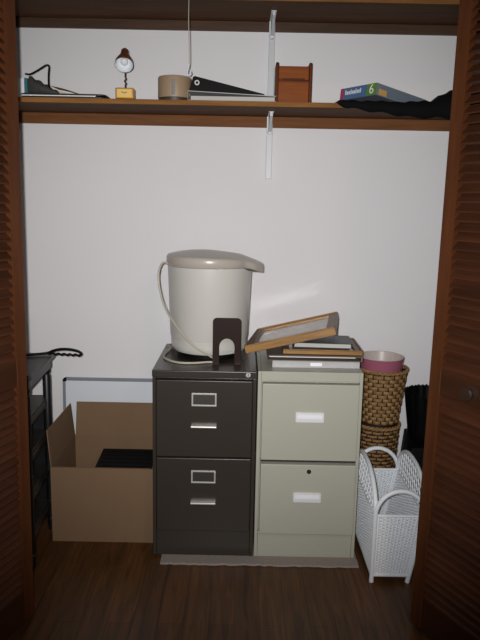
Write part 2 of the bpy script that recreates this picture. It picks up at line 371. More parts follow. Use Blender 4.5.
cx, cy = 0.2645, 2.309
W2 = 0.194
c = thing('filing_cabinet', 'cream metal two-drawer filing cabinet with flat silver pulls, under the stacked frames', 'filing cabinet', (cx, cy, MATZ), group='two-drawer filing cabinets')
ch = 0.746 - MATZ
mb = MB()
mb.box((-W2, 0, 0), (-W2 + 0.013, 0.455, ch)); mb.box((W2 - 0.013, 0, 0), (W2, 0.455, ch)); mb.box((-W2 + 0.013, 0.0, ch - 0.035), (W2 - 0.013, 0.455, ch))
mb.box((-W2 + 0.013, 0.022, 0), (W2 - 0.013, 0.45, ch - 0.035))
mb.build('body', M['cream_metal'], c, 0.002)
MB().box((-W2 + 0.0135, 0.001, 0.0), (W2 - 0.0135, 0.0215, 0.104)).build('base_panel', M['cream_metal'], c, 0.0015)
for z0, z1, pull in ((0.400, 0.695, 0.0), (0.108, 0.388, 0.012)):
    d = drawer(c, -W2 + 0.017, W2 - 0.014, z0, z1, 0, M['cream_metal'], pull)
    yb = -0.014 - pull
    cz = z1 - 0.125 if pull == 0 else z1 - 0.128
    MB().prism(rounded(0.105, 0.038, 0.004, 3, -0.0525, cz - 0.019), yb - 0.006, yb, 'xz').build('handle', M['alu'], d, 0.0012)
    MB().box((-0.046, yb - 0.0068, cz - 0.004), (0.046, yb - 0.0061, cz + 0.011)).build('label_card', M['white_card'], d)
    if pull:
        X = Matrix.Translation((0.004, yb, z1 - 0.026)) @ Matrix.Rotation(PI / 2, 4, 'X')
        MB().lathe([(0.0001, 0.004), (0.007, 0.004), (0.0085, 0.002), (0.0085, -0.001)], 24, X).build('lock', M['grey_dark'], d)
        MB().box((-W2 + 0.017, -0.002, z1 + 0.002), (W2 - 0.014, 0.0215, z1 + 0.010)).build('drawer_gap_shade', M['grey_dark'], c)  # black bar standing in for the shade between the drawers

# ------------------------------------------------------------------ lidded pail on the grey cabinet
GT = 0.7455
p = thing('lidded_pail', 'off-white plastic pail with a sloping spouted lid on the dark grey filing cabinet', 'pail', (-0.124, 2.585, GT + 0.0006))
prof = [(0.0001, 0.020), (0.128, 0.020), (0.142, 0.024), (0.151, 0.036), (0.154, 0.052), (0.1545, 0.075), (0.1555, 0.079), (0.1575, 0.083), (0.168, 0.368), (0.164, 0.368), (0.1535, 0.085), (0.10, 0.03), (0.0001, 0.03)]
MB().lathe(prof, 64).build('body', M['pail'], p)
MB().lathe([(0.0001, 0), (0.122, 0), (0.128, 0.004), (0.128, 0.022), (0.0001, 0.022)], 48).build('base', M['black_plastic'], p)
n = 72
def lid_r(a, ex=0.0):
    d = max(0.0, 1 - (a / math.radians(34)) ** 2)
    return 0.1735 + ex + 0.041 * d ** 0.9
def lid_ring(scale, zf, ex=0.0):
    out = []
    for j in range(n):
        a = 2 * PI * j / n; aa = (a + PI) % (2 * PI) - PI
        r = lid_r(aa, ex) * scale
        x, y = r * math.cos(a), r * math.sin(a)
        out.append((x, y, zf(x, scale)))
    return out
def ztop(x, s):
    t = (x + 0.174) / 0.40
    edge = 0.403 - 0.012 * max(0, t) ** 2 - (0.0 if x < 0.12 else 0.20 * (x - 0.12))
    return edge + 0.026 * (1 - s * s) * (1 - 0.45 * t)
def zlow(x, s): return 0.361 if x < 0.15 else 0.361 - 0.40 * (x - 0.15)
rings = [lid_ring(0.975, zlow), lid_ring(1.0, lambda x, s: zlow(x, s) + 0.004)]
rings += [lid_ring(1.0, lambda x, s: ztop(x, 1.0) - 0.010), lid_ring(0.985, lambda x, s: ztop(x, 1.0) - 0.002)]
for s_ in (0.95, 0.85, 0.7, 0.5, 0.3, 0.12): rings.append(lid_ring(s_, ztop))
MB().loft(rings, True, True).build('lid', M['pail_lid'], p, 0, angle=50)
def curve(pts, m=10):
    """Catmull-Rom through points"""
    P = [Vector(q) for q in pts]; P = [2 * P[0] - P[1]] + P + [2 * P[-1] - P[-2]]; out = []
    for i in range(1, len(P) - 2):
        for k in range(m):
            t = k / m; a, b, c_, d = P[i - 1], P[i], P[i + 1], P[i + 2]
            out.append(0.5 * ((2 * b) + (c_ - a) * t + (2 * a - 5 * b + 4 * c_ - d) * t * t + (3 * b - a - 3 * c_ + d) * t ** 3))
    out.append(P[-2]); return out
cp = [(-0.160, -0.055, 0.372), (-0.184, -0.060, 0.370), (-0.196, -0.075, 0.330), (-0.190, -0.085, 0.270), (-0.165, -0.110, 0.200), (-0.110, -0.150, 0.125), (-0.050, -0.172, 0.066), (0.010, -0.170, 0.030), (0.042, -0.156, 0.0045),
      (0.0, -0.170, 0.0045), (-0.06, -0.190, 0.0045), (-0.115, -0.178, 0.004), (-0.165, -0.120, 0.004), (-0.176, -0.05, 0.004), (-0.168, 0.02, 0.006)]
MB().tube(curve(cp), 0.0042, 8).build('cord', M['cord'], p)
MB().tube(curve([(-0.168, 0.02, 0.007), (-0.172, 0.05, 0.010), (-0.160, 0.075, 0.012)]), [0.007] * 10 + [0.011] * 11, 12).build('plug', M['slot'], p)

# bookend
bk = thing('bookend', 'dark brown metal bookend with an arched cut-out, standing before the lidded pail', 'bookend', (-0.048, 2.394, GT))
outl = []
w, h = 0.108, 0.182
outl += [(-w / 2, 0), (-w / 2, h - 0.016)]
for k in range(1, 9):
    a = PI - PI / 2 * k / 8; outl.append((-w / 2 + 0.016 + 0.016 * math.cos(a), h - 0.016 + 0.016 * math.sin(a)))
for k in range(0, 9):
    a = PI / 2 - PI / 2 * k / 8; outl.append((w / 2 - 0.016 + 0.016 * math.cos(a), h - 0.016 + 0.016 * math.sin(a)))
outl += [(w / 2, 0), (0.029, 0)]
for k in range(0, 17):
    a = PI * k / 16; outl.append((0.029 * math.cos(a), 0.070 + 0.033 * math.sin(a)))
outl += [(-0.029, 0)]
MB().prism(outl, 0, 0.003, 'xz').build('upright_plate', M['bookend'], bk, 0.0008)
MB().prism([(-0.029, 0.003), (0.029, 0.003), (0.029, 0.02)] + [(0.029 * math.cos(PI * k / 12), 0.02 + 0.03 * math.sin(PI * k / 12)) for k in range(1, 12)] + [(-0.029, 0.02)], 0.0003, 0.002, 'xy').build('foot_plate', M['bookend'], bk)

# ------------------------------------------------------------------ papers and frames on the cream cabinet
CT = 0.7465
def book(name, label, cat, loc, rz, w, d, h, cover, pages, cov=0.003, inset=0.006):
    e = thing(name, label, cat, loc, (0, 0, rz))
    mb = MB(); mb.box((-w / 2, 0, 0), (w / 2, d, cov)); mb.box((-w / 2, 0, h - cov), (w / 2, d, h)); mb.box((-w / 2, d - cov, cov), (w / 2, d, h - cov))
    mb.build('cover', cover, e, 0.001)
    MB().box((-w / 2 + inset, inset * 0.6, cov), (w / 2 - inset, d - cov - 0.001, h - cov)).build('pages', pages, e)
    return e
e = thing('ring_binder', 'pale grey binder lowest in the stack on the cream filing cabinet', 'binder', (0.290, 2.372, CT), (0, 0, 0.02))
MB().box((-0.165, 0, 0), (0.165, 0.28, 0.003)).box((-0.165, 0, 0.024), (0.165, 0.28, 0.027)).box((-0.165, 0, 0.003), (0.165, 0.0025, 0.024)).build('cover', M['grey_vinyl'], e, 0.001)
MB().box((-0.155, 0.004, 0.0035), (0.155, 0.27, 0.0225)).build('pages', M['pages'], e)
MB().box((-0.022, -0.001, 0.008), (0.022, 0.0, 0.020)).build('clasp', M['white_card'], e)
e = thing('photo_album', 'tan-covered album with a white sheet over shade-black pages lying on the pale grey binder', 'album', (0.285, 2.364, CT + 0.0275), (0, 0, 0.0))
MB().box((-0.178, 0, 0.0), (0.178, 0.27, 0.003)).box((-0.178, 0.0, 0.017), (0.178, 0.27, 0.0205)).box((0.172, 0.0, 0.003), (0.178, 0.27, 0.017)).build('cover', M['tan_cover'], e, 0.001)
MB().box((-0.174, 0.03, 0.003), (0.165, 0.262, 0.016)).build('pages', M['grey_dark'], e)  # page block coloured black to stand in for the shaded recess
MB().box((-0.172, -0.001, 0.0145), (0.15, 0.26, 0.0168)).build('loose_sheet', M['white_card'], e)
def picture_frame(name, label, loc, rot, w, d, t, rail, glass_mat):
    e = thing(name, label, 'picture frame', loc, rot, 'oak picture frames')
    for sg in (-1, 1):       # long rails (along x), mitred
        o_, i_ = sg * d / 2, sg * (d / 2 - rail)
        pts = [(-w / 2, o_), (w / 2, o_), (w / 2 - rail, i_), (-w / 2 + rail, i_)]
        if sg > 0: pts = pts[::-1]
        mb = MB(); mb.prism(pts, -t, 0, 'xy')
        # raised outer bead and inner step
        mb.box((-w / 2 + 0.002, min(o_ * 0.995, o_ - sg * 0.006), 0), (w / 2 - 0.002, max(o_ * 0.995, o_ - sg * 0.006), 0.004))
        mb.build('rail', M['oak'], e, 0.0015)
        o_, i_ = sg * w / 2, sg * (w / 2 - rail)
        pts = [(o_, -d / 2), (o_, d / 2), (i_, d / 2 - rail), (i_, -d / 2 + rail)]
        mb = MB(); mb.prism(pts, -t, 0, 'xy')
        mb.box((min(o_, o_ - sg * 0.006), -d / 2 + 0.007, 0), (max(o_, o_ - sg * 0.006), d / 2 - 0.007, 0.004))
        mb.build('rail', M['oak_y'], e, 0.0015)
    MB().box((-w / 2 + rail - 0.002, -d / 2 + rail - 0.002, -0.009), (w / 2 - rail + 0.002, d / 2 - rail + 0.002, -0.006)).build('glass', glass_mat, e)
    MB().box((-w / 2 + rail - 0.003, -d / 2 + rail - 0.003, -t + 0.002), (w / 2 - rail + 0.003, d / 2 - rail + 0.003, -0.0095)).build('backing', M['tan_cover'], e)
    return e
A0 = CT + 0.0275 + 0.0207
picture_frame('picture_frame', 'oak picture frame lying flat on the album, mostly under the tilted frame', (0.318, 2.505, A0 + 0.016), (0, 0, -0.03), 0.30, 0.25, 0.014, 0.026, M['glass'])
e = book('hardback_book', 'navy hardback book with white page edges sandwiched between the two picture frames', 'book', (0.316, 2.405, A0 + 0.0205), -0.06, 0.225, 0.16, 0.021, M['navy'], M['pages'])
picture_frame('picture_frame', 'oak picture frame tilted across the top of the stack, glass facing up', (0.207, 2.470, 0.877), (0.015, -0.265, -0.175), 0.340, 0.330, 0.026, 0.034, M['glass'])

# ------------------------------------------------------------------ open cardboard box
b = thing('cardboard_box', 'brown cardboard box with raised flaps beside the dark grey filing cabinet', 'box', (-0.535, 2.41, 0))
w, d, h, t = 0.404, 0.375, 0.313, 0.004
MB().box((-w / 2, 0, 0), (w / 2, d, t)).build('bottom_panel', M['cardboard'], b)
MB().box((-w / 2, 0, t), (w / 2, t, h)).build('front_panel', M['cardboard'], b)
MB().box((-w / 2, d - t, t), (w / 2, d, h)).build('back_panel', M['cardboard'], b)
MB().box((-w / 2, t, t), (-w / 2 + t, d - t, h)).build('side_panel', M['cardboard'], b)
MB().box((w / 2 - t, t, t), (w / 2, d - t, h)).build('side_panel', M['cardboard'], b)
# raised flaps (slightly leaning outwards)
MB().hexa([(-w / 2 + 0.006, d - t, h), (w / 2, d - t, h), (w / 2, d, h), (-w / 2 + 0.006, d, h), (-w / 2 + 0.010, d + 0.012, h + 0.150), (w / 2, d + 0.012, h + 0.150), (w / 2, d + 0.016, h + 0.150), (-w / 2 + 0.010, d + 0.016, h + 0.150)]).build('flap', M['cardboard'], b)
MB().hexa([(-w / 2, 0.003, h), (-w / 2 + t, 0.003, h), (-w / 2 + t, d - 0.006, h), (-w / 2, d - 0.006, h), (-w / 2 - 0.013, 0.006, h + 0.150), (-w / 2 - 0.009, 0.006, h + 0.150), (-w / 2 - 0.009, d - 0.016, h + 0.150), (-w / 2 - 0.013, d - 0.016, h + 0.150)]).build('flap', M['cardboard'], b)
# front and far flaps folded down inside
MB().hexa([(-w / 2 + 0.008, t + 0.001, h - 0.152), (w / 2 - 0.008, t + 0.001, h - 0.152), (w / 2 - 0.008, t + 0.005, h - 0.152), (-w / 2 + 0.008, t + 0.005, h - 0.152), (-w / 2 + 0.008, t + 0.001, h), (w / 2 - 0.008, t + 0.001, h), (w / 2 - 0.008, t + 0.005, h), (-w / 2 + 0.008, t + 0.005, h)]).build('flap', M['cardboard'], b)
e = thing('equipment_case', 'flat-topped ribbed black case sitting inside the open cardboard box', 'case', (-0.452, 2.428, 0.0045), (0, 0, 0))
mb = MB().hexa([(-0.135, 0.0, 0), (0.11, 0, 0), (0.11, 0.26, 0), (-0.135, 0.26, 0), (-0.135, 0.0, 0.262), (0.11, 0.0, 0.262), (0.11, 0.26, 0.285), (-0.135, 0.26, 0.285)])
mb.build('body', M['black_plastic'], e, 0.006)
mb = MB()
for k in range(7):
    y = 0.03 + k * 0.033; z = 0.262 + 0.023 * y / 0.26
    mb.box((-0.115, y, z - 0.002), (0.095, y + 0.008, z + 0.003))
mb.build('ribs', M['black_plastic'], e)

# whiteboard leaning on the wall
e = thing('whiteboard', 'framed whiteboard leaning on the back wall behind the cardboard box', 'whiteboard', (-0.806, 2.846, 0.0), (-0.03, 0, 0))
w, h = 0.79, 0.556
MB().box((0.008, 0.004, 0.008), (w - 0.008, 0.010, h - 0.008)).build('panel', M['wb_face'], e)
mb = MB(); mb.box((0.016, 0, h - 0.014), (w - 0.016, 0.014, h)); mb.box((0.016, 0, 0), (w - 0.016, 0.014, 0.014)); mb.box((0, 0, 0.016), (0.013, 0.014, h - 0.016)); mb.box((w - 0.013, 0, 0.016), (w, 0.014, h - 0.016))
mb.build('frame', M['wb_frame'], e, 0.002)
for xx, zz in ((0, 0), (w, 0), (0, h), (w, h)):
    sx, sz = (1 if xx == 0 else -1), (1 if zz == 0 else -1)
    pl = [(0.018, 0), (0.018, 0.015), (0.015, 0.018), (0, 0.018), (0, 0.012), (0.004, 0.004), (0.012, 0)]
    MB().prism([(xx + sx * a, zz + sz * q) for a, q in pl], -0.001, 0.015, 'xz').build('corner_cap', M['black_plastic'], e, 0.001)

# ------------------------------------------------------------------ black stand
s = thing('side_stand', 'narrow black wooden stand with open shelves beside the cardboard box', 'stand', (-0.880, 2.205, 0), (0, 0, 0.05))
MB().box((-0.155, -0.03, 0.728), (0.155, 0.33, 0.746)).build('top', M['stand_top'], s, 0.005, 3)
mb = MB(); mb.box((-0.142, -0.018, 0.690), (0.142, -0.003, 0.727)); mb.box((-0.142, 0.303, 0.690), (0.142, 0.318, 0.727)); mb.box((0.127, -0.003, 0.690), (0.142, 0.303, 0.727)); mb.box((-0.142, -0.003, 0.690), (-0.127, 0.303, 0.727))
mb.build('apron', M['stand_top'], s, 0.003)
lp = [(0.0001, 0), (0.011, 0), (0.014, 0.03), (0.015, 0.05), (0.011, 0.055), (0.015, 0.06), (0.0155, 0.30), (0.0155, 0.36), (0.011, 0.366), (0.0155, 0.372), (0.016, 0.66), (0.012, 0.668), (0.016, 0.676), (0.016, 0.690), (0.0001, 0.690)]
for x in (-0.128, 0.124):
    for y in (0.004, 0.300):
        MB().lathe(lp, 20, Matrix.Translation((x, y, 0))).build('leg', M['black_wood'], s)
for z in (0.12, 0.27, 0.42, 0.56):
    mb = MB().box((-0.125, 0.0, z), (0.123, 0.305, z + 0.014))
    mb.box((0.115, 0.016, z - 0.022), (0.127, 0.288, z))
    mb.build('shelf', M['stand_top'], s, 0.002)
MB().box((-0.112, 0.306, 0.05), (0.108, 0.312, 0.575)).build('back_panel', M['black_wood'], s)
MB().box((-0.152, 0.012, 0.05), (-0.146, 0.292, 0.60)).build('side_panel', M['black_wood'], s)
# loop handled grip lying on the stand
e = thing('loop_grip', 'black loop handle with a wavy grip sticking out over the back of the black stand', 'handle', (-0.765, 2.490, 0.7465))
up = curve([(-0.16, -0.10, 0.006), (-0.05, -0.02, 0.007), (0.005, 0, 0.010), (0.03, 0, 0.020), (0.06, 0, 0.027), (0.095, 0, 0.027), (0.125, 0, 0.021), (0.139, 0, 0.012), (0.136, 0, 0.004)], 8)
MB().tube(up, 0.0052, 10).build('bow', M['black_plastic'], e)
lo = [(0.0 + 0.136 * k / 40, 0, 0.009 - 0.005 * k / 40 + 0.0022 * math.sin(k * 0.95)) for k in range(41)]
MB().tube(lo, 0.0045, 10).build('grip', M['black_plastic'], e)

# ------------------------------------------------------------------ wicker baskets, bowl
def wicker_basket(name, label, loc, r0, r1, h, rows, stakes, fill=0.43):
    e = thing(name, label, 'basket', loc, (0, 0, 0.1), 'stacked tan wicker baskets')
    mb = MB(); pitch = (h - 0.024) / rows
    for k in range(rows):
        z = 0.006 + (k + 0.5) * pitch; r = r0 + (r1 - r0) * z / h
        ns = stakes * 4; rings = []
        for j in range(ns):
            th = 2 * PI * j / ns
            rr = r + 0.0036 * math.sin(stakes * th / 2 * 1.0 + PI * k + PI / 2 * 0) * 1.0
            hh = pitch * fill; tt = 0.0017
            cs, sn = math.cos(th), math.sin(th)
            rings.append([((rr + tt) * cs, (rr + tt) * sn, z - hh * 0.75), ((rr + tt * 1.3) * cs, (rr + tt * 1.3) * sn, z), ((rr + tt) * cs, (rr + tt) * sn, z + hh * 0.75), (rr * cs, rr * sn, z + hh),
                          ((rr - tt) * cs, (rr - tt) * sn, z + hh * 0.6), ((rr - tt) * cs, (rr - tt) * sn, z - hh * 0.6), (rr * cs, rr * sn, z - hh)])
        mb.loft(rings, True, False, True)
    mb.build('weave', M['wicker'], e)
    mb = MB()
    for j in range(stakes):
        th = 2 * PI * (j + 0.5) / stakes
        mb.tube([(r0 * math.cos(th), r0 * math.sin(th), 0.004), (r1 * math.cos(th), r1 * math.sin(th), h - 0.012)], 0.0028, 6)
    mb.lathe([(0.0001, 0.003), (r0 - 0.006, 0.003), (r1 - 0.007, h - 0.012), (r1 - 0.0085, h - 0.012), (r0 - 0.008, 0.006), (0.0001, 0.006)], 40)
    mb.build('stakes', M['wicker_dark'], e)
    mb = MB()
    for ph in (0, PI):
        mb.tube([((r1 + 0.0035 * math.cos(16 * t + ph)) * math.cos(t), (r1 + 0.0035 * math.cos(16 * t + ph)) * math.sin(t), h - 0.007 + 0.0045 * math.sin(16 * t + ph)) for t in [2 * PI * k / 160 for k in range(160)]], 0.0048, 6, True)
    mb.build('rim', M['wicker'], e)
    mb = MB()
    mb.tube([(r0 * math.cos(t), r0 * math.sin(t), 0.005) for t in [2 * PI * k / 60 for k in range(60)]], 0.005, 6, True)
    mb.build('foot_ring', M['wicker_dark'], e)
    return e
BX, BY = 0.624, 2.755
wicker_basket('wicker_basket', 'tan wicker waste basket standing on the floor behind the white wicker rack', (BX - 0.008, BY, 0), 0.078, 0.098, 0.415, 23, 26, 0.30)
wicker_basket('wicker_basket', 'tan wicker waste basket with the pink bowl in it, stacked on another', (BX, BY, 0.4165), 0.080, 0.110, 0.248, 13, 30)
e = thing('bowl', 'rose-pink pot with a pale inside sitting in the upper wicker basket', 'pot', (BX - 0.006, BY - 0.012, 0.632))
MB().lathe([(0.0001, 0), (0.080, 0), (0.084, 0.003), (0.0965, 0.072), (0.0975, 0.078), (0.094, 0.079)], 48).build('outer_wall', M['pink'], e)
MB().lathe([(0.0945, 0.0785), (0.097, 0.080), (0.0955, 0.083), (0.092, 0.081), (0.080, 0.008), (0.0001, 0.006)], 48).build('lining', M['pot_white'], e)

# ------------------------------------------------------------------ black scalloped bin on a black case
e = thing('equipment_case', 'black sloping-sided case on the floor under the black scalloped bin', 'case', (0.876, 2.745, 0), (0, 0, 0))
MB().loft([[(-0.190, -0.14, 0), (0.15, -0.14, 0), (0.15, 0.14, 0), (-0.110, 0.14, 0)], [(-0.190, -0.14, 0.245), (0.15, -0.14, 0.245), (0.15, 0.14, 0.245), (-0.110, 0.14, 0.245)], [(-0.128, -0.12, 0.342), (0.12, -0.12, 0.342), (0.12, 0.13, 0.342), (-0.105, 0.13, 0.342)]]).build('body', M['black_plastic'], e, 0.006, 3)
e = thing('waste_bin', 'black waste bin with a scalloped rim beside the wicker baskets', 'bin', (0.858, 2.776, 0.3425))
nn = 160; rings = []
prof = [(0.0001, 0.0), (0.090, 0.0), (0.092, 0.002)] + [(0.092 + 0.026 * k / 6, 0.002 + 0.198 * k / 6) for k in range(1, 7)]
def scal(r, z, k):
    out = []
    for j in range(nn * 2):
        a = 2 * PI * j / (nn * 2); f = math.sin(a * 18)
        out.append(((r + 0.0022 * k * f) * math.cos(a), (r + 0.0022 * k * f) * math.sin(a), z + 0.006 * k * k * abs(math.sin(a * 20)) ))
    return out
rings = [scal(r, z, min(1, z / 0.2)) for r, z in prof]
rings += [scal(0.118 - 0.002, 0.200, 1)] + [scal(r - 0.003, z + 0.002, min(1, z / 0.2)) for r, z in prof[::-1][1:]]
MB().loft(rings, True, False).build('body', M['black_plastic'], e, 0, angle=50)
MB().tube([(0.095 * math.cos(t), 0.095 * math.sin(t), 0.030) for t in [2 * PI * k / 60 for k in range(60)]], 0.0025, 6, True).build('ring', M['black_plastic'], e)

# ------------------------------------------------------------------ white wicker rack
rk = thing('magazine_rack', 'white wicker magazine rack with arched ends beside the cream filing cabinet', 'magazine rack', (0.585, 2.165, 0))
def lerp(a, b, t): return Vector(a) * (1 - t) + Vector(b) * t
def weave(mb, c00, c10, c11, c01, rows, stakes, r=0.0030, amp=0.0022, nrm=(0, -1, 0)):
    nrm = Vector(nrm)
    for k in range(rows):
        v = (k + 0.5) / rows; a, b_ = lerp(c00, c01, v), lerp(c10, c11, v); m = stakes * 3
        mb.tube([lerp(a, b_, j / m) + nrm * (amp * math.sin(PI * stakes * j / m + PI * k)) for j in range(m + 1)], r, 5)
    for q in range(stakes + 1):
        u = q / stakes; mb.tube([lerp(c00, c10, u) + nrm * 0.001, lerp(c01, c11, u) + nrm * 0.001], 0.0042, 6)
zb, zt_ = 0.028, 0.258
LEN = 0.42
xl0, xr0, xl1, xr1 = -0.087, 0.049, -0.086, 0.094        # bottom and top corners of the two end panels
def xl(z): return xl0 + (xl1 - xl0) * (z - zb) / (zt_ - zb)
def xr(z): return xr0 + (xr1 - xr0) * (z - zb) / (zt_ - zb)
for y, yo in ((0.0, -1), (LEN, 1)):
    mb = MB(); weave(mb, (xl0, y, zb), (xr0, y, zb), (xr1, y, zt_), (xl1, y, zt_), 42, 13, nrm=(0, yo, 0))
    mb.build('woven_panel', M['white_wicker'], rk)
    # hoop: post, arch, post
    hoop = [(xl(0.0) , y, 0.0), (xl(0.06), y, 0.06), (xl(0.15), y, 0.15), (xl(zt_), y, zt_)]
    cxm, hw = (xl1 + xr1) / 2, (xr1 - xl1) / 2
    hoop += [(cxm - hw * math.cos(a), y, zt_ + 0.095 * math.sin(a)) for a in [PI * k / 24 for k in range(1, 24)]]
    hoop += [(xr(zt_), y, zt_), (xr(0.15), y, 0.15), (xr(0.06), y, 0.06), (xr(0.0), y, 0.0)]
    MB().tube(hoop, 0.0085, 12).build('hoop', M['white_wicker'], rk)
    MB().tube([(xl1, y, zt_), (xr1, y, zt_)], 0.006, 10).build('crossbar', M['white_wicker'], rk)
    MB().tube([(xl0, y, zb), (xr0, y, zb)], 0.007, 10).build('crossbar', M['white_wicker'], rk)
for x0, x1, nx in ((xl0, xl1, -1), (xr0, xr1, 1)):
    mb = MB(); weave(mb, (x0, 0.0, zb), (x0, LEN, zb), (x1, LEN, zt_), (x1, 0.0, zt_), 42, 30, nrm=(nx, 0, 0))
    # open diagonal lattice under the rounded top
    H_ = 0.135
    def arch(y): 
        t = (y / LEN) * 2 - 1
        return zt_ + H_ * math.sqrt(max(0.0, 1 - abs(t) ** 2.3))
    for sl in (1.6, -1.6):
        for q in range(-8, 30):
            yb_ = q * 0.034 if sl > 0 else LEN - q * 0.034
            seg = []
            for k in range(60):
                z = zt_ + H_ * k / 59; y = yb_ + (z - zt_) / sl
                if 0.004 < y < LEN - 0.004 and z <= arch(y): seg.append((x1 + nx * 0.001, y, z))
            if len(seg) > 1: mb.tube([seg[0], seg[-1]], 0.0030, 5)
    mb.build('woven_panel', M['white_wicker'], rk)
    pts = [(x1, LEN * (1 - math.cos(PI * k / 40)) / 2, arch(LEN * (1 - math.cos(PI * k / 40)) / 2)) for k in range(41)]
    MB().tube(pts, 0.0085, 10).build('top_rim', M['white_wicker'], rk)
    MB().tube([(x1, 0, zt_), (x1, LEN, zt_)], 0.005, 8).build('crossbar', M['white_wicker'], rk)
    MB().tube([(x0, 0, zb), (x0, LEN, zb)], 0.007, 8).build('crossbar', M['white_wicker'], rk)
MB().box((xl0, 0, zb - 0.004), (xr0, LEN, zb + 0.002)).build('bottom_panel', M['white_wicker'], rk)

# ------------------------------------------------------------------ things on the lower shelf
Z = SZ + 0.0003
# teal and white book at the end
e = thing('boxed_book', 'white slipcase with a teal spine at the end of the shelf nearest the black stand', 'book', (-0.905, 2.665, Z), (0, 0, 0.0))
MB().box((-0.06, 0, 0), (0.038, 0.17, 0.080)).build('body', M['white_card'], e, 0.001)
MB().box((0.0385, -0.001, 0), (0.051, 0.17, 0.081)).build('spine', M['teal'], e, 0.001)
# mesh pouch with cord loop
e = thing('pouch', 'dark grey mesh pouch with a black cord loop beside the teal-spined slipcase', 'pouch', (-0.80, 2.675, Z + 0.0165))
rings = []
for k in range(15):
    t = k / 14; x = -0.052 + 0.125 * t; hgt = 0.070 * (1 - t) ** 0.8 + 0.006 + 0.004 * math.sin(k * 1.7); dd = 0.030 * math.sin(PI * (0.1 + 0.85 * t)) + 0.010
    rings.append([(x, dd * math.cos(a) + 0.012, hgt / 2 + hgt / 2 * math.sin(a)) for a in [2 * PI * j / 16 for j in range(16)]])
MB().loft(rings).build('body', M['pouch'], e, 0, angle=60)
MB().tube(curve([(-0.07, 0.02, 0.085), (-0.042, -0.006, 0.080), (-0.01, -0.012, 0.094), (0.022, -0.014, 0.112), (0.034, -0.014, 0.108), (0.031, -0.013, 0.075), (0.030, -0.010, 0.040), (0.036, -0.006, 0.012)], 8), 0.0033, 8).build('cord_loop', M['black_plastic'], e)
# portfolio lying flat and envelope
e = thing('portfolio', 'flat dark vinyl portfolio lying on the shelf beside the clock lamp', 'folder', (-0.705, 2.606, Z))
MB().prism(rounded(0.335, 0.21, 0.03, 6, -0.165, 0), 0, 0.006, 'xy').prism(rounded(0.335, 0.21, 0.03, 6, -0.165, 0), 0.010, 0.016, 'xy').build('cover', M['portfolio'], e, 0.002)
MB().box((-0.155, 0.004, 0.0062), (0.13, 0.19, 0.0098)).build('paper', M['white_card'], e)
e = thing('envelope', 'creased manila envelope propped over the dark portfolio', 'envelope', (-0.690, 2.722, Z + 0.0163))
rings = []
for k in range(21):
    t = k / 20; x = -0.09 + 0.22 * t; z = 0.044 * (1 - t) ** 1.3 + 0.003 * math.sin(t * 7)+0.002
    rings.append([(x, 0, z), (x, 0.12, z + 0.006), (x, 0.12, z + 0.008), (x, 0, z + 0.002)])
MB().loft(rings).build('sheet', M['envelope'], e)
MB().prism([(-0.088, 0.0), (0.128, 0.0), (0.128, 0.0019), (-0.02, 0.018), (-0.088, 0.038)], 0.004, 0.10, 'xz').build('contents', M['envelope'], e)

# clock lamp
e = thing('clock_lamp', 'small lamp with a bronze shade on a square gold clock base', 'lamp', (-0.465, 2.620, Z))
cb = MB().box((-0.035, 0, 0.003), (0.035, 0.045, 0.044)).build('clock_body', M['gold'], e, 0.003, 3)
MB().box((-0.029, -0.002, 0.008), (0.029, 0.0, 0.039)).build('clock_face', M['clock_face'], cb, 0.0005)
hd = MB()
for a in (2.75, 0.3): hd.hexa([(q[0], q[1], q[2]) for q in [(-0.0012 * math.sin(a), -0.0032, 0.0235 + 0.0012 * math.cos(a)), (0.0012 * math.sin(a), -0.0032, 0.0235 - 0.0012 * math.cos(a)), (0.0012 * math.sin(a), -0.0022, 0.0235 - 0.0012 * math.cos(a)), (-0.0012 * math.sin(a), -0.0022, 0.0235 + 0.0012 * math.cos(a)),
     (0.012 * math.cos(a) - 0.0012 * math.sin(a), -0.0032, 0.0235 + 0.012 * math.sin(a) + 0.0012 * math.cos(a)), (0.012 * math.cos(a) + 0.0012 * math.sin(a), -0.0032, 0.0235 + 0.012 * math.sin(a) - 0.0012 * math.cos(a)), (0.012 * math.cos(a) + 0.0012 * math.sin(a), -0.0022, 0.0235 + 0.012 * math.sin(a) - 0.0012 * math.cos(a)), (0.012 * math.cos(a) - 0.0012 * math.sin(a), -0.0022, 0.0235 + 0.012 * math.sin(a) + 0.0012 * math.cos(a))]])
hd.build('clock_hands', M['brown_metal'], cb)
for x in (-0.026, 0.026): MB().lathe([(0.0001, 0), (0.006, 0), (0.006, 0.003), (0.0001, 0.003)], 12, Matrix.Translation((x, 0.02, 0))).build('foot', M['gold'], cb)
st = [(0, 0.024, 0.044), (0, 0.024, 0.058), (0.003, 0.024, 0.064), (-0.003, 0.024, 0.072), (0.003, 0.024, 0.080), (0, 0.024, 0.088), (0, 0.026, 0.105), (0, 0.028, 0.135)]
MB().tube(curve(st, 5), 0.0028, 8).build('stem', M['brown_metal'], e)
axis = Vector((0.06, -0.62, -0.78)).normalized()
X = Matrix.Translation((-0.002, 0.034, 0.186)) @ axis.to_track_quat('Z', 'Y').to_matrix().to_4x4()
shd = MB().lathe([(0.0001, -0.006), (0.010, -0.005), (0.0145, 0.002), (0.016, 0.018), (0.018, 0.030), (0.026, 0.045), (0.034, 0.064), (0.0355, 0.080), (0.0345, 0.080)], 36, X).build('lamp_shade', M['bronze'], e)
MB().lathe([(0.0345, 0.0799), (0.033, 0.064), (0.025, 0.047), (0.012, 0.036), (0.0001, 0.034)], 36, X).build('lining', M['shade_in'], shd)
MB().lathe([(0.0001, 0.036), (0.007, 0.038), (0.008, 0.046), (0.014, 0.056), (0.015, 0.064), (0.010, 0.073), (0.0001, 0.076)], 24, X).build('bulb', M['white_card'], e)

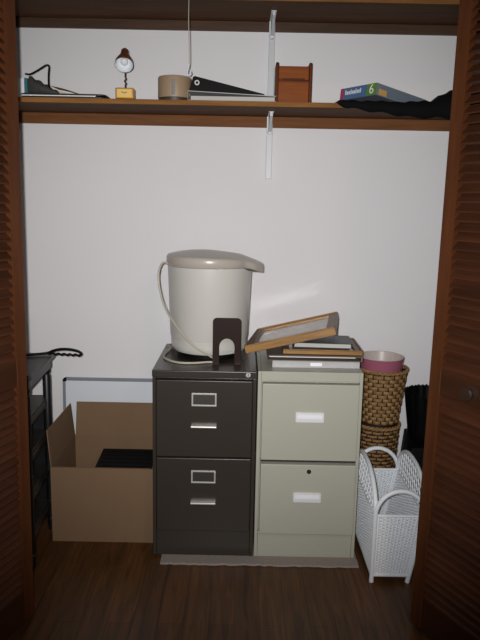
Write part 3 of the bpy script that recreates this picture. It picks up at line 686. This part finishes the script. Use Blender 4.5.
# round beige canister
e = thing('canister', 'round beige canister with a grey slot and dark base between clock lamp and binders', 'canister', (-0.277, 2.690, Z))
MB().lathe([(0.0001, 0.016), (0.065, 0.016), (0.066, 0.019), (0.066, 0.091), (0.064, 0.096), (0.055, 0.098), (0.0001, 0.098)], 48).build('body', M['beige'], e)
MB().lathe([(0.0001, 0), (0.063, 0), (0.064, 0.002), (0.064, 0.0158), (0.0001, 0.0158)], 48).build('base', M['beige_dark'], e)
a0 = -PI / 2 + 0.02
MB().loft([[(r * math.cos(a0 + q), r * math.sin(a0 + q), z) for q in (-0.11, -0.04, 0.04, 0.11)] + [(0.060 * math.cos(a0 + q), 0.060 * math.sin(a0 + q), z) for q in (0.11, -0.11)] for r, z in ((0.0668, 0.022), (0.0668, 0.080))]).build('slot', M['slot'], e)

# white binder and black binder
e = thing('ring_binder', 'white ring binder lying flat under the black binder on the shelf', 'binder', (-0.052, 2.612, Z))
mb = MB(); mb.box((-0.165, 0, 0), (0.175, 0.235, 0.003)); mb.box((-0.165, 0.232, 0.003), (0.175, 0.235, 0.020))
mb.hexa([(-0.165, 0, 0.034), (0.175, 0, 0.020), (0.175, 0.235, 0.020), (-0.165, 0.235, 0.034), (-0.165, 0, 0.037), (0.175, 0, 0.023), (0.175, 0.235, 0.023), (-0.165, 0.235, 0.037)])
mb.box((-0.167, 0, 0.0), (-0.165, 0.235, 0.037)); mb.build('cover', M['grey_vinyl'], e, 0.001)
MB().box((-0.155, 0.006, 0.004), (0.17, 0.228, 0.018)).build('pages', M['pages'], e)
e = thing('ring_binder', 'black ring binder with a silver finger ring sloping on top of the white binder', 'binder', (-0.052, 2.628, Z + 0.0385))
ya_ = math.atan2(0.014, 0.34)
wedge = [(-0.163, 0.0005), (-0.148, 0.052), (-0.140, 0.055), (0.130, -0.007), (0.130, -0.0115)]
MB().prism(wedge, 0.0, 0.215, 'xz').build('cover', M['black_plastic'], e, 0.002)
X = Matrix.Translation((-0.132, -0.0005, 0.030)) @ Matrix.Rotation(PI / 2, 4, 'X')
MB().lathe([(0.0055, 0), (0.0095, 0), (0.0095, 0.003), (0.0055, 0.003), (0.0055, 0)], 24, X).build('finger_ring', M['chrome'], e)
# wooden box
e = thing('wooden_box', 'reddish wooden desk box with tall side panels and a slot, beside the white wall standard', 'box', (0.190, 2.622, Z))
w = 0.139
for sg in (-1, 1):
    x = sg * (w / 2 - 0.005)
    pl = [(0, 0), (0.12, 0), (0.12, 0.146), (0.112, 0.151)] + [(0.012 - 0.012 * math.sin(a), 0.139 + 0.012 * math.cos(a)) for a in [PI / 2 * k / 6 for k in range(7)]]
    MB().prism(pl, x - 0.005, x + 0.005, 'yz').build('side_panel', M['cherry_dark'], e, 0.002)
MB().box((-w / 2 + 0.0105, 0.006, 0.0), (w / 2 - 0.0105, 0.016, 0.080)).build('front_panel', M['cherry'], e, 0.0015)
MB().box((-w / 2 + 0.0105, 0.008, 0.086), (w / 2 - 0.0105, 0.018, 0.137)).build('flap', M['cherry'], e, 0.003)
MB().box((-0.042, 0.004, 0.086), (0.042, 0.0078, 0.092)).build('pull_lip', M['cherry_dark'], e, 0.001)
MB().box((-w / 2 + 0.0105, 0.0185, 0.0), (w / 2 - 0.0105, 0.112, 0.134)).build('body', M['cherry_dark'], e)

# game box propped on the black bag
ang = math.atan2(-0.16, 0.118)
gb = thing('game_box', 'blue cardboard game box with a green panel, propped up on the black bag', 'box', (0.394, 2.785, Z + 0.037), (math.radians(-6.2), 0, ang))
gw, gd, gt = 0.196, 0.31, 0.046
MB().box((0.0, 0.0, 0), (gw, gd, gt)).build('carton', M['slate'], gb, 0.001)
MB().box((0.0, -0.0012, 0.0005), (0.020, -0.0001, gt - 0.0005)).build('end_print', M['pinkprint'], gb)
MB().box((0.020, -0.0012, 0.0005), (0.146, -0.0001, gt - 0.0005)).build('front_print', M['blue'], gb)
MB().box((0.146, -0.0012, 0.0005), (gw, -0.0001, gt - 0.0005)).build('green_panel', M['green'], gb)
text_mesh('numeral', '6', 0.050, M['white_card'], gb, (0.171, -0.0016, gt / 2), (PI / 2, 0, 0))
lb = MB(); x = 0.028
for k, ww in enumerate((0.006, 0.010, 0.006, 0.005, 0.006, 0.009, 0.005, 0.006, 0.006, 0.005)):
    lb.box((x, -0.0018, 0.018), (x + ww, -0.0013, 0.018 + (0.013 if k % 3 else 0.018))); x += ww + 0.0025
lb.build('printed_lettering', M['shade_in'], gb)
MB().box((gw + 0.0001, 0.015, 0.004), (gw + 0.0012, 0.06, 0.026)).build('side_sticker', M['yellow'], gb)
# black bag draped over the shelf edge
rings = []
nb = 40
for k in range(nb + 1):
    t = k / nb; x = 0.352 + 0.60 * t
    env = min(1, (t / 0.06) ** 0.7) if t < 0.06 else 1
    hang = (0.014 + 0.036 * min(1, t / 0.5) + 0.004 * math.sin(k * 0.9)) * env
    top = (0.014 + 0.003 * math.sin(k * 0.6 + 1)+ 0.004 * math.sin(k * 1.7)) * env * (1 - 0.35 * math.sin(PI * min(1, t / 0.7)) ** 2) + 0.003
    if t > 0.62: top += 0.042 * math.sin(min(1, (t - 0.62) / 0.15) * PI / 2)
    yb2 = 2.70
    f = SF - 0.004
    rings.append([(x, yb2, Z), (x, yb2 - 0.004, Z + top * 0.7), (x, yb2 - 0.03, Z + top * 0.95), (x, 2.645, Z + top), (x, 2.615, Z + top * 0.85), (x, f - 0.006 * env - 0.004, Z + top * 0.45),
                  (x, f - 0.012 * env - 0.002, Z - hang * 0.4), (x, f - 0.010 * env - 0.001, Z - hang), (x, f - 0.002, Z - hang * 1.02 ), (x, f, Z - hang * 0.5), (x, f, Z + 0.0005)])
tag(MB().loft(rings).build('cloth_bag', M['black_cloth'], None, 0, angle=80), 'limp black cloth bag draped over the shelf edge before the blue game box', 'bag')

# ------------------------------------------------------------------ light
wd = bpy.data.worlds.new('room_light'); SC.world = wd; wd.use_nodes = True
bg = wd.node_tree.nodes['Background']; bg.inputs['Color'].default_value = (0.78, 0.88, 1.0, 1); bg.inputs['Strength'].default_value = 0.07
def lamp(name, kind, loc, rot, energy, color, **kw):
    l = bpy.data.lights.new(name, kind); l.energy = energy; l.color = color
    for k, v in kw.items(): setattr(l, k, v)
    o = bpy.data.objects.new(name, l); COL.objects.link(o); o.location = loc; o.rotation_euler = rot
    return o
# the camera's own flash, a hand's breadth beside the lens
lamp('camera_flash', 'SPOT', (-0.032, -0.01, 1.365), (math.radians(90 - 4), 0, 0), 208, (1.0, 0.985, 0.985), spot_size=math.radians(77), spot_blend=1.0, shadow_soft_size=0.012)
# warm ceiling lamp of the room
lamp('room_ceiling_lamp', 'AREA', (0.9, -0.2, 2.40), (0, 0, 0), 11, (1.0, 0.74, 0.50), shape='DISK', size=0.35)

# ------------------------------------------------------------------ camera
cd = bpy.data.cameras.new('camera'); co = bpy.data.objects.new('camera', cd); COL.objects.link(co)
cd.sensor_fit = 'VERTICAL'; cd.sensor_height = 36.0; cd.lens = 647 / 640 * 36.0; cd.clip_start = 0.02
pit, rol = math.radians(10.0), math.radians(1.1)
fwd = Vector((0, math.cos(pit), -math.sin(pit))); up0 = Vector((0, math.sin(pit), math.cos(pit))); rt = Vector((1, 0, 0))
cr_ = rt * math.cos(rol) + up0 * math.sin(rol); cu_ = up0 * math.cos(rol) - rt * math.sin(rol)
mt = Matrix((cr_, cu_, -fwd)).transposed().to_4x4(); mt.translation = (0, 0, 1.343)
co.matrix_world = mt
SC.camera = co

SC.view_settings.view_transform = 'Standard'; SC.view_settings.look = 'None'; SC.view_settings.gamma = 1.0
SC.view_settings.use_curve_mapping = False; SC.view_settings.exposure = 0.0
SC.cycles.use_denoising = True; SC.cycles.blur_glossy = 0.0; SC.cycles.use_guiding = True; SC.cycles.sample_clamp_indirect = 25.0; SC.cycles.caustics_reflective = True
